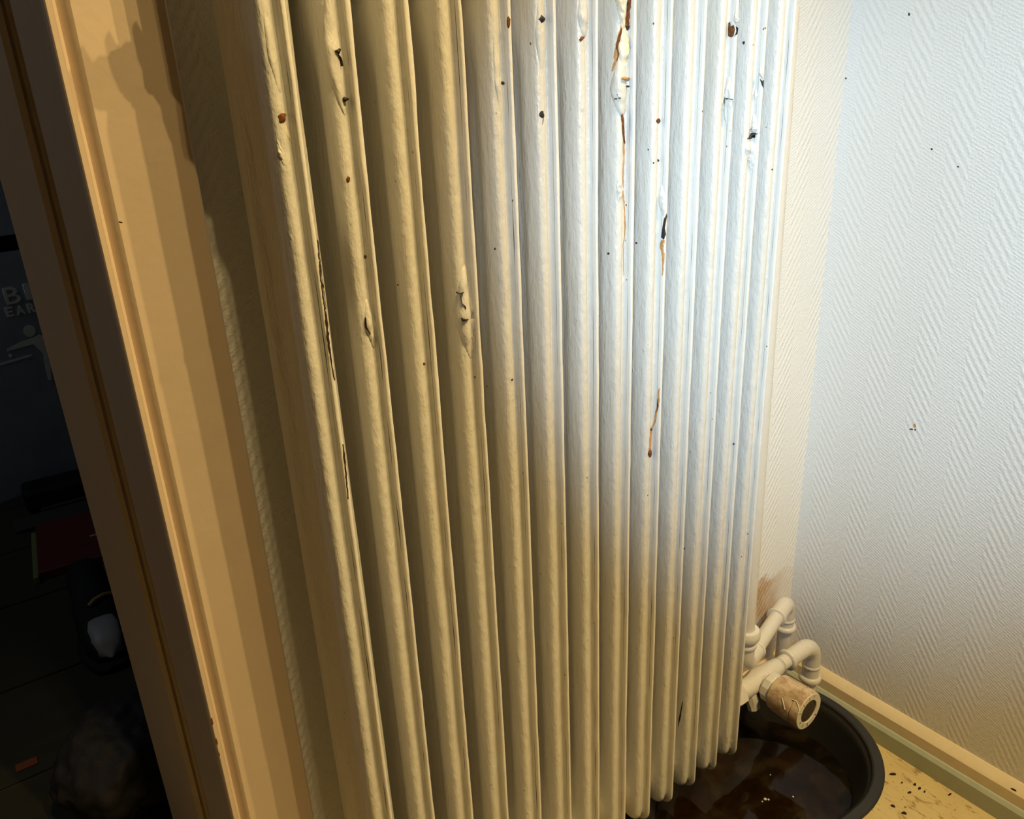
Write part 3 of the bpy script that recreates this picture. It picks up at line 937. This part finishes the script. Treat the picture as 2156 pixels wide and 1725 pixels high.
def print_text(s, px0, px1, py0, py1, bold=0.0):
    a = on_carton(px0, (py0 + py1) / 2); b = on_carton(px1, (py0 + py1) / 2)
    t0 = on_carton((px0 + px1) / 2, py0); t1 = on_carton((px0 + px1) / 2, py1)
    hgt = abs(t0.z - t1.z)
    me = flat_text(s, hgt / .70, M['print'], 'print_letter', bold)
    xs = [v.co.x for v in me.vertices]
    sx = (b.x - a.x) / (max(xs) - min(xs))
    for v in me.vertices: v.co.x *= sx
    o = link(bpy.data.objects.new('print_letter', me)); o.parent = cb
    o.matrix_basis = Matrix.Translation(((a.x + b.x) / 2, -.0012, (t0.z + t1.z) / 2)) @ Matrix.Rotation(math.pi / 2, 4, 'X')
    return o
print_text('B', 7, 41, 606, 643)
print_text('I', 52, 64, 598, 635)
print_text('E', 10, 27, 648, 668, .0012)
print_text('A', 33, 53, 644, 664, .0012)
print_text('R', 56, 74, 640, 660, .0012)
hp = [(62 + 12.5 * math.cos(2 * math.pi * k / 18), 697 + 12.5 * math.sin(2 * math.pi * k / 18)) for k in range(18)]
print_poly('print_head', hp)
print_poly('print_figure', [(14, 736), (40, 722), (70, 711), (84, 704), (92, 710), (97, 730), (99, 745), (106, 770), (108, 800), (102, 800), (96, 775), (91, 745), (84, 738), (70, 725), (44, 732), (16, 740)])
print_poly('print_cue', [(-10, 768), (66, 746), (67, 750), (-10, 773)])
print_poly('print_ball', [(22 + 4 * math.cos(2 * math.pi * k / 10), 749 + 4 * math.sin(2 * math.pi * k / 10)) for k in range(10)])

# flat black case lying in front of the carton
bc = empty('black_case', (.05, 2.20, 0))
tag(bc, 'flat black case lying on the floor before the navy carton', 'case')
local_box('case_body', -.075, .20, -.03, .06, .004, .066, M['blackp'], bc, .012)
local_box('case_edge', -.045, .20, -.034, .0, .0, .014, M['greyc'], bc, .003)
# grey flat card, red folder
gc = box('grey_card', -.06, .20, 2.075, 2.15, .0005, .012, M['greyc'], None, .002)
tag(gc, 'flat strip of grey card on the floor behind the red folder', 'card')
rf = empty('red_folder', (.03, 1.92, 0))
tag(rf, 'dark red folder with a green edge lying on dark planks', 'folder')
rf.rotation_euler = (0, 0, math.radians(-4))
local_box('folder_cover', -.055, .13, -.13, .135, .001, .022, M['red'], rf, .002)
local_box('folder_edge', -.066, -.055, -.14, .10, .001, .018, M['green'], rf, .002)
local_box('tape', .055, .085, -.02, -.012, .022, .0232, M['toe'], rf, .0003)
local_box('tape', .035, .052, -.052, -.045, .022, .0232, M['greyc'], rf, .0003)

# shoe, toe towards the door
sh = empty('shoe', (.045, 1.50, 0))
tag(sh, 'black shoe with a pale grey toe cap standing inside the dark doorway', 'shoe')
def shoe_ring(y, wdt, z0, z1, cx=0.0, k=14):
    out = []
    for j in range(k):
        a = 2 * math.pi * j / k
        sx = math.copysign(abs(math.cos(a)) ** .7, math.cos(a)); sz = math.copysign(abs(math.sin(a)) ** .8, math.sin(a))
        out.append((cx + sx * wdt, y, (z0 + z1) / 2 + sz * (z1 - z0) / 2))
    return out
def loft(name, rings, mat, par):
    vs_, fs = [], []; k = len(rings[0])
    for r in rings: vs_ += r
    for a in range(len(rings) - 1):
        for j in range(k): fs.append((a * k + j, a * k + (j + 1) % k, (a + 1) * k + (j + 1) % k, (a + 1) * k + j))
    fs += [tuple(range(k)), tuple(range(len(vs_) - 1, len(vs_) - 1 - k, -1))]
    return mesh_obj(name, vs_, fs, mat, par, smooth=True)
loft('upper', [shoe_ring(-.132, .010, .014, .03), shoe_ring(-.125, .027, .012, .045), shoe_ring(-.10, .038, .012, .058), shoe_ring(-.06, .043, .012, .066), shoe_ring(-.01, .041, .012, .085), shoe_ring(.05, .036, .012, .105), shoe_ring(.11, .036, .012, .11), shoe_ring(.14, .03, .012, .10), shoe_ring(.15, .012, .02, .08)], M['shoe'], sh)
loft('sole', [shoe_ring(-.146, .012, 0, .014), shoe_ring(-.138, .032, 0, .018), shoe_ring(-.10, .047, 0, .018), shoe_ring(-.05, .050, 0, .018), shoe_ring(.02, .041, 0, .018), shoe_ring(.10, .041, 0, .02), shoe_ring(.15, .034, 0, .02), shoe_ring(.16, .012, 0, .018)], M['shoe'], sh)
loft('toe_cap', [shoe_ring(-.134, .001, .024, .026), shoe_ring(-.128, .020, .020, .049), shoe_ring(-.105, .027, .025, .0615), shoe_ring(-.075, .029, .03, .0675), shoe_ring(-.055, .028, .03, .0695), shoe_ring(-.053, .02, .03, .067)], M['toe'], sh)
tube('lace', [(-.012, -.028, .083), (.0, -.020, .088), (.018, -.012, .088), (.034, -.004, .080)], .0035, M['yellow'], sh, 8)

# crumpled plastic bag near the threshold
nb = N('grey_plastic_film'); p_ = nb.pos()
cr = nb.noise(p_, 38, 4, .6, dist=.6)
M['film'] = nb.out(nb.mix(cr, (.014, .0125, .012), (.034, .031, .030)), .62, nb.bump(cr, .004, .5), .25)
bm = bmesh.new()
bmesh.ops.create_icosphere(bm, subdivisions=5, radius=1.0)
for v in bm.verts:
    c = v.co.copy()
    n1 = mnoise.noise(c * 1.7 + Vector((3, 1, 2))) * .22 + mnoise.noise(c * 4.5) * .10 + abs(mnoise.noise(c * 9)) * .05
    c *= 1 + n1
    v.co = Vector((c.x * .080, c.y * .100, max(c.z, -.85) * .075 + .0645))
bag = bm_obj('plastic_bag', bm, M['film'], smooth=True)
bag.location = (.012, 1.045, 0); bag.rotation_euler = (0, 0, math.radians(-20))
zmin = min(v.co.z for v in bag.data.vertices)
bag.location.z = -zmin + .0002
tag(bag, 'crumpled dark grey plastic bag on the floor just past the doorway', 'bag')
kn = bmesh.new(); bmesh.ops.create_icosphere(kn, subdivisions=3, radius=.016)
for v in kn.verts: v.co *= 1 + .35 * mnoise.noise(v.co * 130)
M['knot'] = plain('crinkled_bag_knot', (.085, .075, .072), .4, .5, .001, 120, .3)
o = bm_obj('bag_knot', kn, M['knot'], None, smooth=True); o.parent = bag; o.location = (-.090, .060, .030)
os_ = box('orange_scrap', -.125, -.095, 1.195, 1.212, .0002, .003, M['orange'], None, .0008)
tag(os_, 'small orange scrap on the dark planks beside the plastic bag', 'scrap')
